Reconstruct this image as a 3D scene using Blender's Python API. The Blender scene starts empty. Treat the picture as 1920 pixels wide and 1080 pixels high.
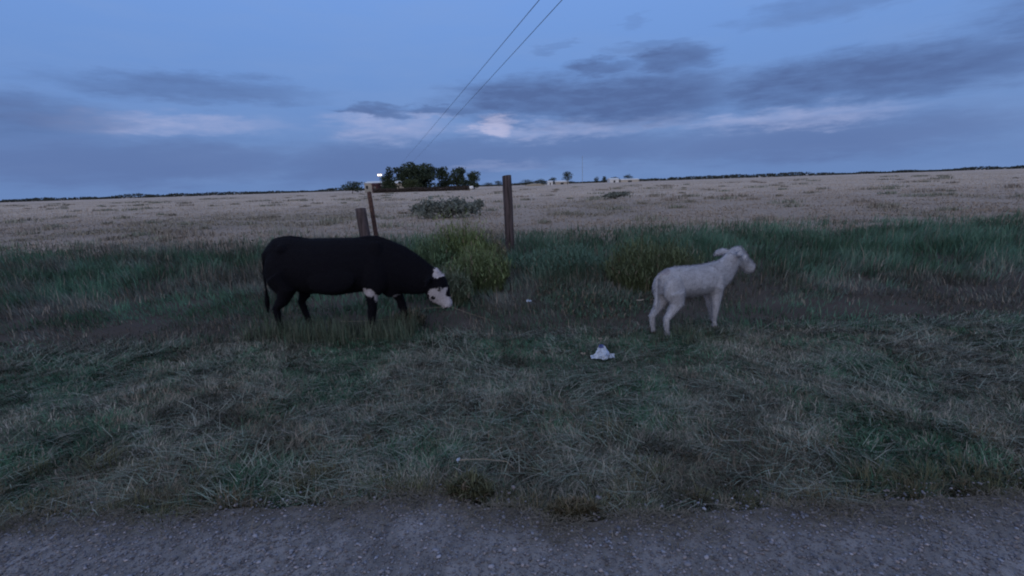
import bpy, bmesh, math, random
import numpy as np
from mathutils import Vector, Matrix, noise as mn
R = math.radians
SC = bpy.context.scene
COL = SC.collection
random.seed(11)
rng = np.random.default_rng(11)

# ------------------------------------------------------------------ camera
EYE, PITCH, ROLL, FPX = 1.70, R(11.78), R(1.9), 935.0
cd = bpy.data.cameras.new('camera'); cam = bpy.data.objects.new('camera', cd); COL.objects.link(cam)
cam.matrix_world = Matrix.Translation((0, 0, EYE)) @ Matrix.Rotation(R(90) - PITCH, 4, 'X') @ Matrix.Rotation(-ROLL, 4, 'Z')
cd.lens = 36 * FPX / 1920; cd.sensor_width = 36; cd.clip_start = .05; cd.clip_end = 8000
cd.dof.use_dof = False
SC.camera = cam
SC.view_settings.view_transform = 'Standard'; SC.view_settings.look = 'None'
SC.view_settings.exposure = 0.0; SC.view_settings.gamma = 1
SC.render.engine = 'CYCLES'
SC.cycles.use_denoising = True
SC.cycles.max_bounces = 6; SC.cycles.diffuse_bounces = 3
SC.cycles.filter_width = 2.0          # the photograph is a soft phone video frame

def ray(px, py):
    u = (px - 960) / FPX; v = (540 - py) / FPX; c, s = math.cos(-ROLL), math.sin(-ROLL)
    x = c*u - s*v; y = s*u + c*v
    return (x, math.cos(PITCH) + y*math.sin(PITCH), -math.sin(PITCH) + y*math.cos(PITCH))
def ground(px, py, z=0.):
    d = ray(px, py); t = (z - EYE)/d[2]; return (d[0]*t, d[1]*t)
def at_depth(px, py, Y):
    d = ray(px, py); t = Y/d[1]; return (d[0]*t, EYE + d[2]*t)

# ------------------------------------------------------------------ world (dusk sky)
W = bpy.data.worlds.new("World"); SC.world = W; W.use_nodes = True
nt = W.node_tree; N = nt.nodes; L = nt.links
def M(op, *a):
    n = N.new('ShaderNodeMath'); n.operation = op
    for i, v in enumerate(a):
        if isinstance(v, (int, float)): n.inputs[i].default_value = v
        else: L.new(v, n.inputs[i])
    return n.outputs[0]
def mixc(f, a, b):
    n = N.new('ShaderNodeMix'); n.data_type = 'RGBA'
    for s, v in ((n.inputs[0], f), (n.inputs[6], a), (n.inputs[7], b)):
        if isinstance(v, (int, float)): s.default_value = v
        elif isinstance(v, tuple): s.default_value = (*v, 1)
        else: L.new(v, s)
    return n.outputs[2]
tc = N.new('ShaderNodeTexCoord'); sep = N.new('ShaderNodeSeparateXYZ'); L.new(tc.outputs['Generated'], sep.inputs[0])
X, Y, Z = sep.outputs
AZ0 = M('MULTIPLY', M('ARCTAN2', X, Y), 57.2958); EL0 = M('MULTIPLY', M('ARCSINE', Z), 57.2958)
cmb = N.new('ShaderNodeCombineXYZ'); L.new(M('MULTIPLY', AZ0, .05), cmb.inputs[0]); L.new(M('MULTIPLY', EL0, .22), cmb.inputs[1])
def wnoise(vec, scale, detail, rough, off):
    m = N.new('ShaderNodeMapping'); m.inputs['Location'].default_value = off; L.new(vec, m.inputs[0])
    n = N.new('ShaderNodeTexNoise'); n.inputs['Scale'].default_value = scale; n.inputs['Detail'].default_value = detail
    n.inputs['Roughness'].default_value = rough; L.new(m.outputs[0], n.inputs['Vector']); return n.outputs['Fac']
n1 = wnoise(cmb.outputs[0], 2.6, 6, .58, (3.1, 0, 0)); n2 = wnoise(cmb.outputs[0], 2.6, 6, .58, (9.7, 4.2, 0))
n5 = wnoise(cmb.outputs[0], 5.5, 6, .62, (2., 9., 1)); n3 = wnoise(cmb.outputs[0], 1.3, 7, .6, (1.3, 7.7, 2)); n4 = wnoise(cmb.outputs[0], 6.0, 5, .6, (5., 1., 4))
AZ = M('ADD', AZ0, M('ADD', M('MULTIPLY', M('SUBTRACT', n1, .5), 6.0), M('MULTIPLY', M('SUBTRACT', n4, .5), 6.0))); EL = M('ADD', EL0, M('ADD', M('MULTIPLY', M('SUBTRACT', n2, .5), 2.4), M('MULTIPLY', M('SUBTRACT', n5, .5), 2.2)))
def blobs(lst):
    out = None
    for a, e, sa, se, k in lst:
        u = M('DIVIDE', M('SUBTRACT', AZ, a), sa); v = M('DIVIDE', M('SUBTRACT', EL, e), se)
        r2 = M('ADD', M('MULTIPLY', u, u), M('MULTIPLY', v, v)); g = M('MULTIPLY', M('POWER', 2.718, M('MULTIPLY', M('MULTIPLY', r2, r2), -.5)), k)
        out = g if out is None else M('MAXIMUM', out, g)
    return out
dark = blobs([(3.2, 8.9, 8.2, 1.9, .95), (13.2, 8.3, 9.5, 2.2, 1.0), (-6.5, 8.0, 4.5, .55, .75), (-13.8, 8.0, 3.2, .45, .75),
              (9.9, 11.6, 3.6, .75, .8), (17.5, 11.6, 3.6, 1.3, .85), (14.6, 10.1, 4.5, .55, .65), (5.4, 13.9, 2.2, .35, .3),
              (15.4, 13.0, 3.6, .6, .4), (13.6, 15.6, 1.2, .8, .25), (34, 8.4, 13, 1.9, .9), (-30, 9.6, 9, 1.1, .6), (-46, 6.5, 9, 1.6, .7),
              (52, 11, 9, 2.4, .8), (31, 14.5, 7, 1.0, .4)])
low = blobs([(3.2, 3.4, 19, 1.5, .55), (10, 4.0, 6, .5, .5), (-13, 2.6, 11, 2.2, .6), (30, 3.2, 14, 1.6, .6), (-36, 3.0, 14, 1.8, .6)])
brt = blobs([(-1.3, 6.2, 2.4, .8, 1.25), (-3.0, 6.0, 3.2, .8, .38), (-13.2, 6.4, 5.2, 1.2, .42), (6.6, 5.7, 7.5, .8, .42), (9.8, 5.5, .9, .35, .5),
             (-9.0, 7.4, 3.2, .3, .4), (15.5, 6.0, 5, .6, .3), (28, 5.4, 8, .8, .4), (-33, 6.4, 8, .8, .4), (-1.2, 1.9, 4, .5, .2)])
sky = N.new('ShaderNodeTexSky'); sky.sky_type = 'NISHITA'; sky.sun_disc = False
SUN_AZ, SUN_EL = 196.0, 14.0            # low sun well behind the camera
sky.sun_elevation = R(SUN_EL); sky.sun_rotation = R(SUN_AZ); sky.ozone_density = 3.5; sky.dust_density = .3; sky.air_density = 1.0
vm = N.new('ShaderNodeVectorMath'); vm.operation = 'MULTIPLY'; L.new(sky.outputs[0], vm.inputs[0]); vm.inputs[1].default_value = (.62, .70, .80)
base = vm.outputs[0]
S = 10.0
def c(r, g, b): return (r*S, g*S, b*S)
hz = M('POWER', 2.718, M('MULTIPLY', M('POWER', M('MAXIMUM', EL0, 0.), 1.6), -.014))         # dense blue air low down
veil = M('MULTIPLY', M('MINIMUM', M('MAXIMUM', M('SUBTRACT', M('MULTIPLY', n3, 3.), 1.35), 0.), 1.), .35)
clear = mixc(.80, base, c(.195, .385, .86))
topw = M('MINIMUM', M('MAXIMUM', M('DIVIDE', M('SUBTRACT', EL0, 13.), 9.), 0.), 1.)
clear = mixc(M('MULTIPLY', topw, .35), clear, c(.24, .42, .88))
x0 = mixc(hz, clear, c(.140, .240, .490))
x1 = mixc(veil, x0, c(.22, .34, .62))
x2 = mixc(low, x1, c(.098, .150, .335))
x3 = mixc(M('MULTIPLY', brt, M('MAXIMUM', 0., M('SUBTRACT', M('MULTIPLY', n4, 2.6), .42))), x2, c(.43, .46, .69))
dark = M('MINIMUM', 1., M('MAXIMUM', 0., M('MULTIPLY', M('SUBTRACT', dark, .05), 1.10)))
x4 = mixc(M('MULTIPLY', dark, M('ADD', .42, M('MULTIPLY', n4, 1.05))), x3, c(.090, .150, .335))
# broken grey cloud added unseen overhead and behind, brightened to light the ground
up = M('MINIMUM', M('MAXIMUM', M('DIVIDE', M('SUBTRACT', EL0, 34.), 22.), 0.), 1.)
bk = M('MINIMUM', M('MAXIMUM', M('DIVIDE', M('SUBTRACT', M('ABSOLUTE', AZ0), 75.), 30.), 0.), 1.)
fill_cloud = M('MULTIPLY', M('MAXIMUM', up, bk), M('ADD', .55, M('MULTIPLY', n3, .5)))
x5 = mixc(fill_cloud, x4, c(.57, .62, .74))
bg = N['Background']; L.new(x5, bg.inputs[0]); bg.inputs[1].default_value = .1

# ------------------------------------------------------------------ sun (last light through cloud)
sd = bpy.data.lights.new('sun', 'SUN'); sd.energy = .5; sd.angle = R(25); sd.color = (1.0, .84, .74)
so = bpy.data.objects.new('sun', sd); COL.objects.link(so)
dv = Vector((math.sin(R(SUN_AZ))*math.cos(R(SUN_EL)), math.cos(R(SUN_AZ))*math.cos(R(SUN_EL)), math.sin(R(SUN_EL))))
so.rotation_euler = (-dv).to_track_quat('-Z', 'Y').to_euler()

# ------------------------------------------------------------------ helpers
def link(o, parent=None):
    COL.objects.link(o)
    if parent is not None: o.parent = parent
    return o
def tag(o, label=None, cat=None, group=None, kind=None):
    for k, v in (('label', label), ('category', cat), ('group', group), ('kind', kind)):
        if v: o[k] = v
    return o
def empty(name, loc, label, cat, group=None, rz=0):
    o = bpy.data.objects.new(name, None); link(o); o.location = loc; o.rotation_euler.z = rz; o.empty_display_size = .2
    return tag(o, label, cat, group)
def obj(name, me, mat, parent=None, smooth=False):
    if isinstance(me, bmesh.types.BMesh):
        m = bpy.data.meshes.new(name); bmesh.ops.recalc_face_normals(me, faces=me.faces); me.to_mesh(m); me.free(); me = m
    if mat: me.materials.append(mat)
    if smooth: me.shade_smooth()
    return link(bpy.data.objects.new(name, me), parent)
def np_mesh(name, V, F4=None, F3=None, col=None):
    me = bpy.data.meshes.new(name); V = np.ascontiguousarray(V, dtype=np.float32)
    parts = []; starts = []; s = 0
    if F4 is not None and len(F4): parts.append(F4.ravel()); starts.append(np.arange(len(F4))*4); s = len(F4)*4
    if F3 is not None and len(F3): parts.append(F3.ravel()); starts.append(s + np.arange(len(F3))*3)
    li = np.concatenate(parts).astype(np.int32); st = np.concatenate(starts).astype(np.int32)
    me.vertices.add(len(V)); me.vertices.foreach_set('co', V.ravel())
    me.loops.add(len(li)); me.loops.foreach_set('vertex_index', li)
    me.polygons.add(len(st)); me.polygons.foreach_set('loop_start', st)
    me.update(calc_edges=True)
    if col is not None:
        at = me.color_attributes.new('Col', 'FLOAT_COLOR', 'POINT')
        c4 = np.ones((len(V), 4), np.float32); c4[:, :3] = col; at.data.foreach_set('color', c4.ravel())
    return me
def hash2(ix, iy, seed):
    h = (ix.astype(np.int64)*374761393 + iy.astype(np.int64)*668265263 + seed*1442695041) & 0xffffffff
    h = ((h ^ (h >> 13))*1274126177) & 0xffffffff
    return ((h ^ (h >> 16)) & 0xffff)/65535.
def vnoise(x, y, seed=0):
    ix = np.floor(x); iy = np.floor(y); fx = x-ix; fy = y-iy; fx = fx*fx*(3-2*fx); fy = fy*fy*(3-2*fy)
    a = hash2(ix, iy, seed); b = hash2(ix+1, iy, seed); c_ = hash2(ix, iy+1, seed); d = hash2(ix+1, iy+1, seed)
    return (a*(1-fx)+b*fx)*(1-fy)+(c_*(1-fx)+d*fx)*fy
def fbm(x, y, s, seed=0, oct=4):
    x = np.asarray(x, float)/s; y = np.asarray(y, float)/s; v = 0; a = .5; t = 0
    for k in range(oct):
        v = v + a*vnoise(x, y, seed+k*17); t += a; a *= .55; x = x*2.03+5.1; y = y*2.03+3.7
    return v/t
def sstep(a, b, x):
    t = np.clip((np.asarray(x, float)-a)/(b-a), 0, 1); return t*t*(3-2*t)
EDX = [-9, -3, -.95, -.6, -.42, -.2, .0, .18, .36, .6, .8, 1.3, 3.2, 9]
EDY = [2.50, 2.40, 2.44, 2.50, 2.49, 2.38, 2.36, 2.25, 2.23, 2.31, 2.29, 2.30, 2.36, 2.3]
def road_edge(x):
    x = np.asarray(x, float)
    return np.interp(x, EDX, EDY) + (fbm(x, x*0+3, .22, 5)-.5)*.10
def gh(x, y):
    x = np.asarray(x, float); y = np.asarray(y, float)
    v = sstep(2.3, 3.2, y)
    h = -.045*(1-v) + v*((fbm(x, y, .9, 1)-.5)*.07 + (fbm(x, y, .25, 2)-.5)*.03)
    h += sstep(13, 40, y)*((fbm(x, y, 22, 3, 3)-.5)*.28)*(1-sstep(150, 400, y)) + sstep(11, 16, y)*(fbm(x, y, 1.6, 4)-.5)*.12*(1-sstep(60, 150, y))
    h -= .02*np.exp(-((y-5.75)/.35)**2)
    return h
def gz(x, y): return float(gh(x, y))

# ------------------------------------------------------------------ materials
def mat(name, color=None, stretch=None, rough=.85, spec=.25, attr=False, noise=None, bump=None, gain=(1, 1, 1), emit=None, coord='Object'):
    """Principled: flat or attribute colour, broken up by noise=(scale, colour2, lo, hi); bump=(scale, strength, distance)"""
    m = bpy.data.materials.new(name); m.use_nodes = True; t = m.node_tree; b = t.nodes['Principled BSDF']
    b.inputs['Roughness'].default_value = rough; b.inputs['Specular IOR Level'].default_value = spec
    tcx = t.nodes.new('ShaderNodeTexCoord')
    if attr:
        a = t.nodes.new('ShaderNodeAttribute'); a.attribute_name = 'Col'; src = a.outputs['Color']
    else:
        rgb = t.nodes.new('ShaderNodeRGB'); rgb.outputs[0].default_value = (*color, 1); src = rgb.outputs[0]
    mp = t.nodes.new('ShaderNodeMapping'); mp.inputs['Scale'].default_value = stretch or (1, 1, 1); t.links.new(tcx.outputs[coord], mp.inputs[0])
    if noise:
        n = t.nodes.new('ShaderNodeTexNoise'); n.inputs['Scale'].default_value = noise[0]; n.inputs['Detail'].default_value = 7
        t.links.new(mp.outputs[0], n.inputs['Vector'])
        mr = t.nodes.new('ShaderNodeMapRange'); mr.inputs[1].default_value = noise[2]; mr.inputs[2].default_value = noise[3]; t.links.new(n.outputs['Fac'], mr.inputs[0])
        mx = t.nodes.new('ShaderNodeMix'); mx.data_type = 'RGBA'; t.links.new(mr.outputs[0], mx.inputs[0]); t.links.new(src, mx.inputs[6])
        mx.inputs[7].default_value = (*noise[1], 1); src = mx.outputs[2]
    t.links.new(src, b.inputs['Base Color'])
    if bump:
        n = t.nodes.new('ShaderNodeTexNoise'); n.inputs['Scale'].default_value = bump[0]; n.inputs['Detail'].default_value = 6
        t.links.new(mp.outputs[0], n.inputs['Vector'])
        bp = t.nodes.new('ShaderNodeBump'); bp.inputs['Strength'].default_value = bump[1]; bp.inputs['Distance'].default_value = bump[2]
        t.links.new(n.outputs['Fac'], bp.inputs['Height']); t.links.new(bp.outputs[0], b.inputs['Normal'])
    if emit:
        b.inputs['Emission Color'].default_value = (*emit[:3], 1); b.inputs['Emission Strength'].default_value = emit[3]
    return m
M_blade = mat('grass_blades', attr=True, rough=.8, spec=.15)
M_leaf = mat('leaves', attr=True, rough=.75, spec=.2)
M_ground = mat('soil_and_thatch', attr=True, rough=.95, spec=.1, noise=(9, (.05, .042, .035), .52, .75), bump=(28, .7, .03))
M_gravel = mat('gravel', attr=True, rough=.9, spec=.2)
M_post = mat('weathered_wood', (.088, .070, .078), noise=(26, (.035, .028, .03), .42, .62), bump=(40, 1., .02), spec=.12, stretch=(1, 1, .07))
M_rust = mat('rusty_steel', (.10, .055, .048), noise=(20, (.05, .03, .03), .4, .6), bump=(40, .4, .004))
M_bark = mat('bark', (.045, .036, .030), noise=(3, (.02, .017, .015), .4, .6), bump=(6, .8, .1))
M_wire = mat('cable', (.03, .03, .035), rough=.6)
M_pole = mat('pole_wood', (.05, .04, .035), noise=(4, (.03, .025, .02), .4, .6), bump=(9, .5, .02))
M_steel = mat('galvanised_steel', (.30, .31, .33), rough=.5, noise=(5, (.22, .23, .25), .4, .6), bump=(12, .2, .01))
M_white = mat('white_sheet_metal', (.62, .63, .66), rough=.55, noise=(2, (.5, .5, .52), .4, .7), bump=(5, .2, .01))
M_cream = mat('pale_siding', (.42, .38, .34), noise=(2, (.34, .31, .28), .4, .7), bump=(6, .3, .02))
M_red = mat('dark_red_boards', (.07, .03, .035), noise=(2, (.045, .022, .03), .4, .7), bump=(6, .3, .02))
M_dark = mat('dark_glass', (.02, .022, .028), rough=.15, spec=.5, noise=(2, (.03, .03, .04), .4, .7))
M_paper = mat('crumpled_white_plastic', (.74, .84, 1.0), rough=.5, noise=(25, (.55, .62, .78), .45, .7), bump=(45, .5, .01))
M_blue = mat('blue_printed_plastic', (.20, .27, .58), rough=.5, noise=(30, (.05, .06, .2), .45, .7), bump=(45, .5, .01))
M_straw = mat('dead_stalk', (.26, .23, .19), noise=(30, (.25, .2, .16), .4, .7), bump=(60, .4, .003))

# ------------------------------------------------------------------ ground, one sheet to the horizon
ys = [-60, -40, -25, -15, -8, -4, -2]
y = -1.0
while y < 1.6: ys.append(y); y += .5
while y < 9: ys.append(y); y += .07
while y < 3600: ys.append(y); y *= 1.022
ys = np.array(ys); us = np.linspace(-1, 1, 301)
wid = 9 + 1.5*np.maximum(ys, 0); wid = np.where(ys < 0, 9 + 1.2*np.abs(ys), wid)
GX = us[None, :]*wid[:, None]; GY = np.repeat(ys[:, None], len(us), 1)
GZ = gh(GX, GY)
def ground_col(x, y):
    f = fbm(x, y, 1.1, 31)[..., None]; g = fbm(x, y, .3, 32)[..., None]; k = fbm(x, y, 9, 33)[..., None]
    verge = (1-f)*np.array([.066, .068, .056]) + f*np.array([.088, .092, .076])
    dirt = np.array([.058, .050, .046])*(.75+.5*g)
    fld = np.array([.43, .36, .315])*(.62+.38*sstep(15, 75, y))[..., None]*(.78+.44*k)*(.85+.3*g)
    dark_k = sstep(.58, .74, fbm(x, y*.45, 6, 35))[..., None]
    fld = fld*(1-.18*dark_k)
    a = sstep(5.25, 5.5, y + (fbm(x, y, .6, 36)-.5)*.4)[..., None]
    b = sstep(13.0, 16.5, y + (fbm(x, y, 2.4, 37)-.5)*3)[..., None]
    c0 = verge*(1-a) + dirt*a
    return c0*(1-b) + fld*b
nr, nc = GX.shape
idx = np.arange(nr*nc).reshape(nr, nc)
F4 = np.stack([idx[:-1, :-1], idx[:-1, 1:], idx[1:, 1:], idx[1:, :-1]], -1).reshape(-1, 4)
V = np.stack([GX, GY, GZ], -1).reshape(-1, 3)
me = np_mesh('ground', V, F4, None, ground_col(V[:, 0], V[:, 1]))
g_ = obj('ground', me, M_ground, smooth=True); tag(g_, kind='structure')

# ------------------------------------------------------------------ gravel road shoulder (seen along the bottom)
rx = np.linspace(-9, 9, 721); ry = np.linspace(0, 1, 70)
RE = road_edge(rx)
RX = np.repeat(rx[None], 71, 0); tt = np.concatenate([ry, [1.03]])[:, None]
RY = -6 + (RE[None]+6)*np.clip(1-(1-tt)**2.2*np.sign(1-tt+1e-9), 0, None); RY[-1] = RE + .05
RZ = (fbm(RX, RY, .5, 41)-.5)*.012 + (fbm(RX, RY, .06, 42)-.5)*.006 + .004
RZ[-1] = -.06
def road_col(x, y):
    k = fbm(x, y, .35, 43)[..., None]; e = np.clip((road_edge(x)-y)/.28, 0, 1)[..., None]; p = fbm(x, y, .035, 44, 2)[..., None]
    cc = np.array([.182, .180, .198])*(.62+.62*k)*(.55+.9*p)
    br = np.clip(1-e*1.0 + (fbm(x, y, .18, 45)[..., None]-.5)*.9, 0, 1)
    return cc*(1-br) + br*np.array([.098, .088, .080])*(.6+.8*p)
idx = np.arange(RX.size).reshape(RX.shape)
F4 = np.stack([idx[:-1, :-1], idx[:-1, 1:], idx[1:, 1:], idx[1:, :-1]], -1).reshape(-1, 4)
V = np.stack([RX, RY, RZ], -1).reshape(-1, 3)
M_road = mat('oiled_gravel', attr=True, rough=.85, spec=.2, noise=(70, (.06, .058, .075), .55, .7), bump=(110, .9, .012))
tag(obj('road', np_mesh('road', V, F4, None, road_col(V[:, 0], V[:, 1])), M_road, smooth=True), kind='structure')
# loose stones
n = 34000
sx = rng.uniform(-3.2, 3.2, n); sy = rng.uniform(1.1, 2.62, n); keep = sy < road_edge(sx) + rng.normal(0, .09, n)
sx, sy = sx[keep], sy[keep]; n = len(sx)
ico = bmesh.new(); bmesh.ops.create_icosphere(ico, subdivisions=1, radius=1)
iv = np.array([v.co[:] for v in ico.verts]); iff = np.array([[v.index for v in f.verts] for f in ico.faces]); ico.free()
sz = np.clip(rng.lognormal(math.log(.0042), .40, n), .002, .013)
rot = rng.uniform(0, 6.28, n); el = rng.uniform(.6, 1.3, n)
jit = 1 + rng.uniform(-.28, .28, (n, len(iv), 1))
P = iv[None]*jit*sz[:, None, None]; P[..., 0] *= el[:, None]*1.25; P[..., 2] *= .62
cx_, sn_ = np.cos(rot)[:, None], np.sin(rot)[:, None]
PX = P[..., 0]*cx_ - P[..., 1]*sn_ + sx[:, None]; PY = P[..., 0]*sn_ + P[..., 1]*cx_ + sy[:, None]
PZ = P[..., 2] + ((fbm(sx, sy, .5, 41)-.5)*.012 + .006)[:, None] + sz[:, None]*.2
V = np.stack([PX, PY, PZ], -1).reshape(-1, 3); F3 = (iff[None] + (np.arange(n)*len(iv))[:, None, None]).reshape(-1, 3)
sh = rng.choice([.6, .82, 1.05, 1.3, 1.65], n, p=[.22, .28, .28, .18, .04])[:, None]*np.array([.160, .160, .192])*rng.uniform(.85, 1.15, (n, 1))
tint = rng.uniform(-1, 1, (n, 1))*np.array([.10, 0, -.10]); sh = sh*(1+tint)
tag(obj('gravel', np_mesh('gravel', V, None, F3, np.repeat(sh, len(iv), 0)), M_gravel), 'loose grey gravel spread over the road shoulder at the bottom', 'gravel', kind='stuff')

# ------------------------------------------------------------------ blades of grass
def blades(x, y, z, Ln, Wd, az, lean, col, curve=.35):
    n = len(x); h = np.stack([np.cos(az), np.sin(az)], -1)
    px_ = np.stack([-h[:, 1], h[:, 0]], -1)
    B = np.stack([x, y, z], -1); w3 = np.concatenate([px_*Wd[:, None]/2, np.zeros((n, 1))], -1)
    l1 = np.clip(lean*(1-curve), 0, 1.5); l2 = np.clip(lean*(1+curve), 0, 1.62)
    m = B + np.concatenate([h*(np.sin(l1)*Ln*.5)[:, None], (np.cos(l1)*Ln*.5)[:, None]], -1)
    t = m + np.concatenate([h*(np.sin(l2)*Ln*.5)[:, None], (np.cos(l2)*Ln*.5)[:, None]], -1)
    V = np.stack([B-w3, B+w3, m+w3*.75, m-w3*.75, t], 1).reshape(-1, 3)
    k = np.arange(n)[:, None]*5
    return V, k+np.array([[0, 1, 2, 3]]), k+np.array([[3, 2, 4]]), np.repeat(col, 5, 0)
def grass_obj(name, sets, label, cat, kind=None, group=None, material=None):
    Vs, F4s, F3s, Cs, o = [], [], [], [], 0
    for V, a, b, c_ in sets:
        Vs.append(V); F4s.append(a+o); F3s.append(b+o); Cs.append(c_); o += len(V)
    ob = obj(name, np_mesh(name, np.concatenate(Vs), np.concatenate(F4s), np.concatenate(F3s), np.concatenate(Cs)), material or M_blade)
    return tag(ob, label, cat, group, kind)
def lerp(a, b, t): return np.array(a)[None]*(1-t[:, None]) + np.array(b)[None]*t[:, None]
def wedge(n, d0, d1, p, half=1.16):
    """points in front of the viewpoint, thinning out with distance"""
    u = rng.uniform(0, 1, n); q = 2-p
    y = (d0**q + u*(d1**q-d0**q))**(1/q) if abs(q) > 1e-6 else d0*(d1/d0)**u
    return rng.uniform(-half, half, n)*y, y

# mown verge between road and worn strip
x, y = wedge(330000, 2.1, 5.9, 1.25, 1.25)
ed = y - road_edge(x); lim = 5.45 + (fbm(x, y, .6, 36)-.5)*.5
keep = ((ed + (fbm(x, y, .12, 51)-.5)*.30 > .03 + rng.exponential(.05, len(x))) | ((ed > -.22) & (rng.uniform(0, 1, len(x)) < .10*sstep(.45, .65, fbm(x, y, .3, 50))))) & ((y < lim) | (rng.uniform(0, 1, len(x)) < .22))
f = fbm(x, y, .34, 52); keep &= rng.uniform(0, 1, len(x)) < .42 + 1.2*sstep(.34, .62, f) ; x, y, f = x[keep], y[keep], f[keep]
d_ = y; swirl = fbm(x, y, .75, 53, 3)*9 + fbm(x, y, .16, 54, 2)*8
az = swirl + rng.normal(0, .95, len(x))
Ln = rng.uniform(.025, .095, len(x))*(.45+1.1*fbm(x, y, .28, 55)); lean = np.clip(rng.normal(1.05, .28, len(x)), .1, 1.5)
green = sstep(.40, .62, fbm(x, y, .8, 56) + rng.normal(0, .07, len(x))); dead = (rng.uniform(0, 1, len(x)) < .20+.28*(1-green))
brn = sstep(.5, .7, fbm(x, y, .5, 57))
c_ = lerp((.082, .098, .080), (.042, .098, .064), green); cd_ = lerp((.190, .182, .165), (.150, .130, .110), brn)
c_ = np.where(dead[:, None], cd_, c_)*rng.uniform(.45, 1.6, (len(x), 1))*(.25+1.5*fbm(x, y, .30, 58))[:, None]
S1 = blades(x, y, gh(x, y)+.002, Ln, rng.uniform(.0028, .0062, len(x))*(.6+.13*d_), az, lean, c_)
# long laid over straws in streaks
x, y = wedge(16000, 2.35, 5.6, 1.1, 1.25); k = (y-road_edge(x) > .0) & (fbm(x, y, .5, 59) > .44); x, y = x[k], y[k]
az = fbm(x, y, .75, 53, 3)*9 + rng.normal(0, .8, len(x))
S2 = blades(x, y, gh(x, y)+rng.uniform(.01, .06, len(x)), rng.uniform(.08, .26, len(x)), rng.uniform(.0025, .0045, len(x))*(.6+.13*y), az, rng.uniform(1.25, 1.54, len(x)),
            lerp((.17, .165, .150), (.105, .150, .125), rng.uniform(0, 1, len(x)))*rng.uniform(.7, 1.9, (len(x), 1)), curve=.04)
nn = 9000; x = rng.uniform(-3.4, 3.4, nn); y = road_edge(x) - rng.exponential(.10, nn) + .03; kk = fbm(x, y, .2, 69) > .42; x, y = x[kk], y[kk]
S2b = blades(x, y, .010+rng.uniform(0, .006, len(x)), rng.uniform(.015, .07, len(x)), rng.uniform(.002, .0045, len(x)), rng.uniform(0, 6.28, len(x)), rng.uniform(1.2, 1.55, len(x)),
             lerp((.16, .14, .12), (.08, .075, .06), rng.uniform(0, 1, len(x)))*rng.uniform(.7, 1.3, (len(x), 1)), curve=.03)
# tufts standing along the road edge
nt_ = 170; tx = rng.uniform(-3.4, 3.4, nt_); ty = road_edge(tx) + rng.exponential(.20, nt_) - .09*rng.uniform(0, 1, nt_)
big = rng.uniform(0, 1, nt_)**2; per = 130
cxs = np.repeat(tx, per); cys = np.repeat(ty, per); bg_ = np.repeat(big, per)
x = cxs + rng.normal(0, .045, len(cxs))*(.6+bg_); y = cys + rng.normal(0, .035, len(cxs))*(.6+bg_)
az = np.arctan2(y-cys, x-cxs) + rng.normal(0, .5, len(x)); tone = np.repeat(rng.uniform(0, 1, nt_), per)
S3 = blades(x, y, gh(x, y)+.0, rng.uniform(.04, .12, len(x))*(.5+1.0*bg_), rng.uniform(.003, .005, len(x)), az, np.clip(rng.normal(.75, .3, len(x)), 0, 1.4),
            lerp((.105, .085, .062), (.085, .098, .058), tone)*rng.uniform(.6, 1.4, (len(x), 1)))
grass_obj('mown_grass', [S1, S2, S2b, S3], 'matted grey green mown grass between the gravel and the cattle', 'grass', 'stuff')

# worn strip and lower weeds behind it, up to the fence
x, y = wedge(150000, 5.3, 17.5, 1.35)
f = fbm(x, y, .7, 61); strip = np.exp(-((y-5.95-(fbm(x, y, 1.2, 62)-.5)*.8)/.5)**2)
left = sstep(.6, -.8, x)
k = rng.uniform(0, 1, len(x)) < np.clip((1-.6*strip)*(.25+1.3*sstep(.35, .6, f)), 0, 1)*(1-.75*sstep(13.5, 16.5, y)); x, y, f = x[k], y[k], f[k]
hgt = (.10+.25*sstep(6.2, 9.5, y))*(.5+1.0*fbm(x, y, 1.1, 63)); Ln = hgt*rng.uniform(.5, 1.25, len(x))
g = sstep(.38, .6, fbm(x, y, 1.5, 64)+rng.normal(0, .05, len(x))); g = np.maximum(g, sstep(7.5, 9.5, y)*sstep(-.3, .5, x)*.85); dead = rng.uniform(0, 1, len(x)) < .12+.12*(1-g)-.08*g
c_ = lerp((.090, .105, .100), (.060, .130, .092), g)
c_ = np.where(dead[:, None], np.array([[.20, .175, .155]]), c_)*rng.uniform(.55, 1.45, (len(x), 1))*(.6+.8*fbm(x, y, .5, 65))[:, None]
S4 = blades(x, y, gh(x, y), Ln, rng.uniform(.004, .009, len(x))*(.55+.10*y), fbm(x, y, 1.3, 66)*10+rng.normal(0, .9, len(x)), np.clip(rng.normal(.62, .35, len(x)), 0, 1.45), c_)
nn = 9000; x = rng.uniform(-3.1, 2.5, nn); y = rng.uniform(5.35, 5.95, nn); y = np.where(x > .9, y-.5, y); kk = (fbm(x, y, .3, 68) > .42) & ((x < -1.15) | (x > 1.2)); x, y = x[kk], y[kk]
S4b = blades(x, y, gh(x, y), rng.uniform(.10, .34, len(x))*np.where(x > .9, .42, 1.), rng.uniform(.004, .008, len(x)), rng.uniform(0, 6.28, len(x)), np.clip(rng.normal(.45, .3, len(x)), 0, 1.3),
             lerp((.10, .105, .085), (.075, .12, .085), rng.uniform(0, 1, len(x)))*rng.uniform(.6, 1.3, (len(x), 1)))
grass_obj('rough_grass', [S4, S4b], 'dark green rough grass and low weeds in front of the fence line', 'grass', 'stuff')

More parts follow.
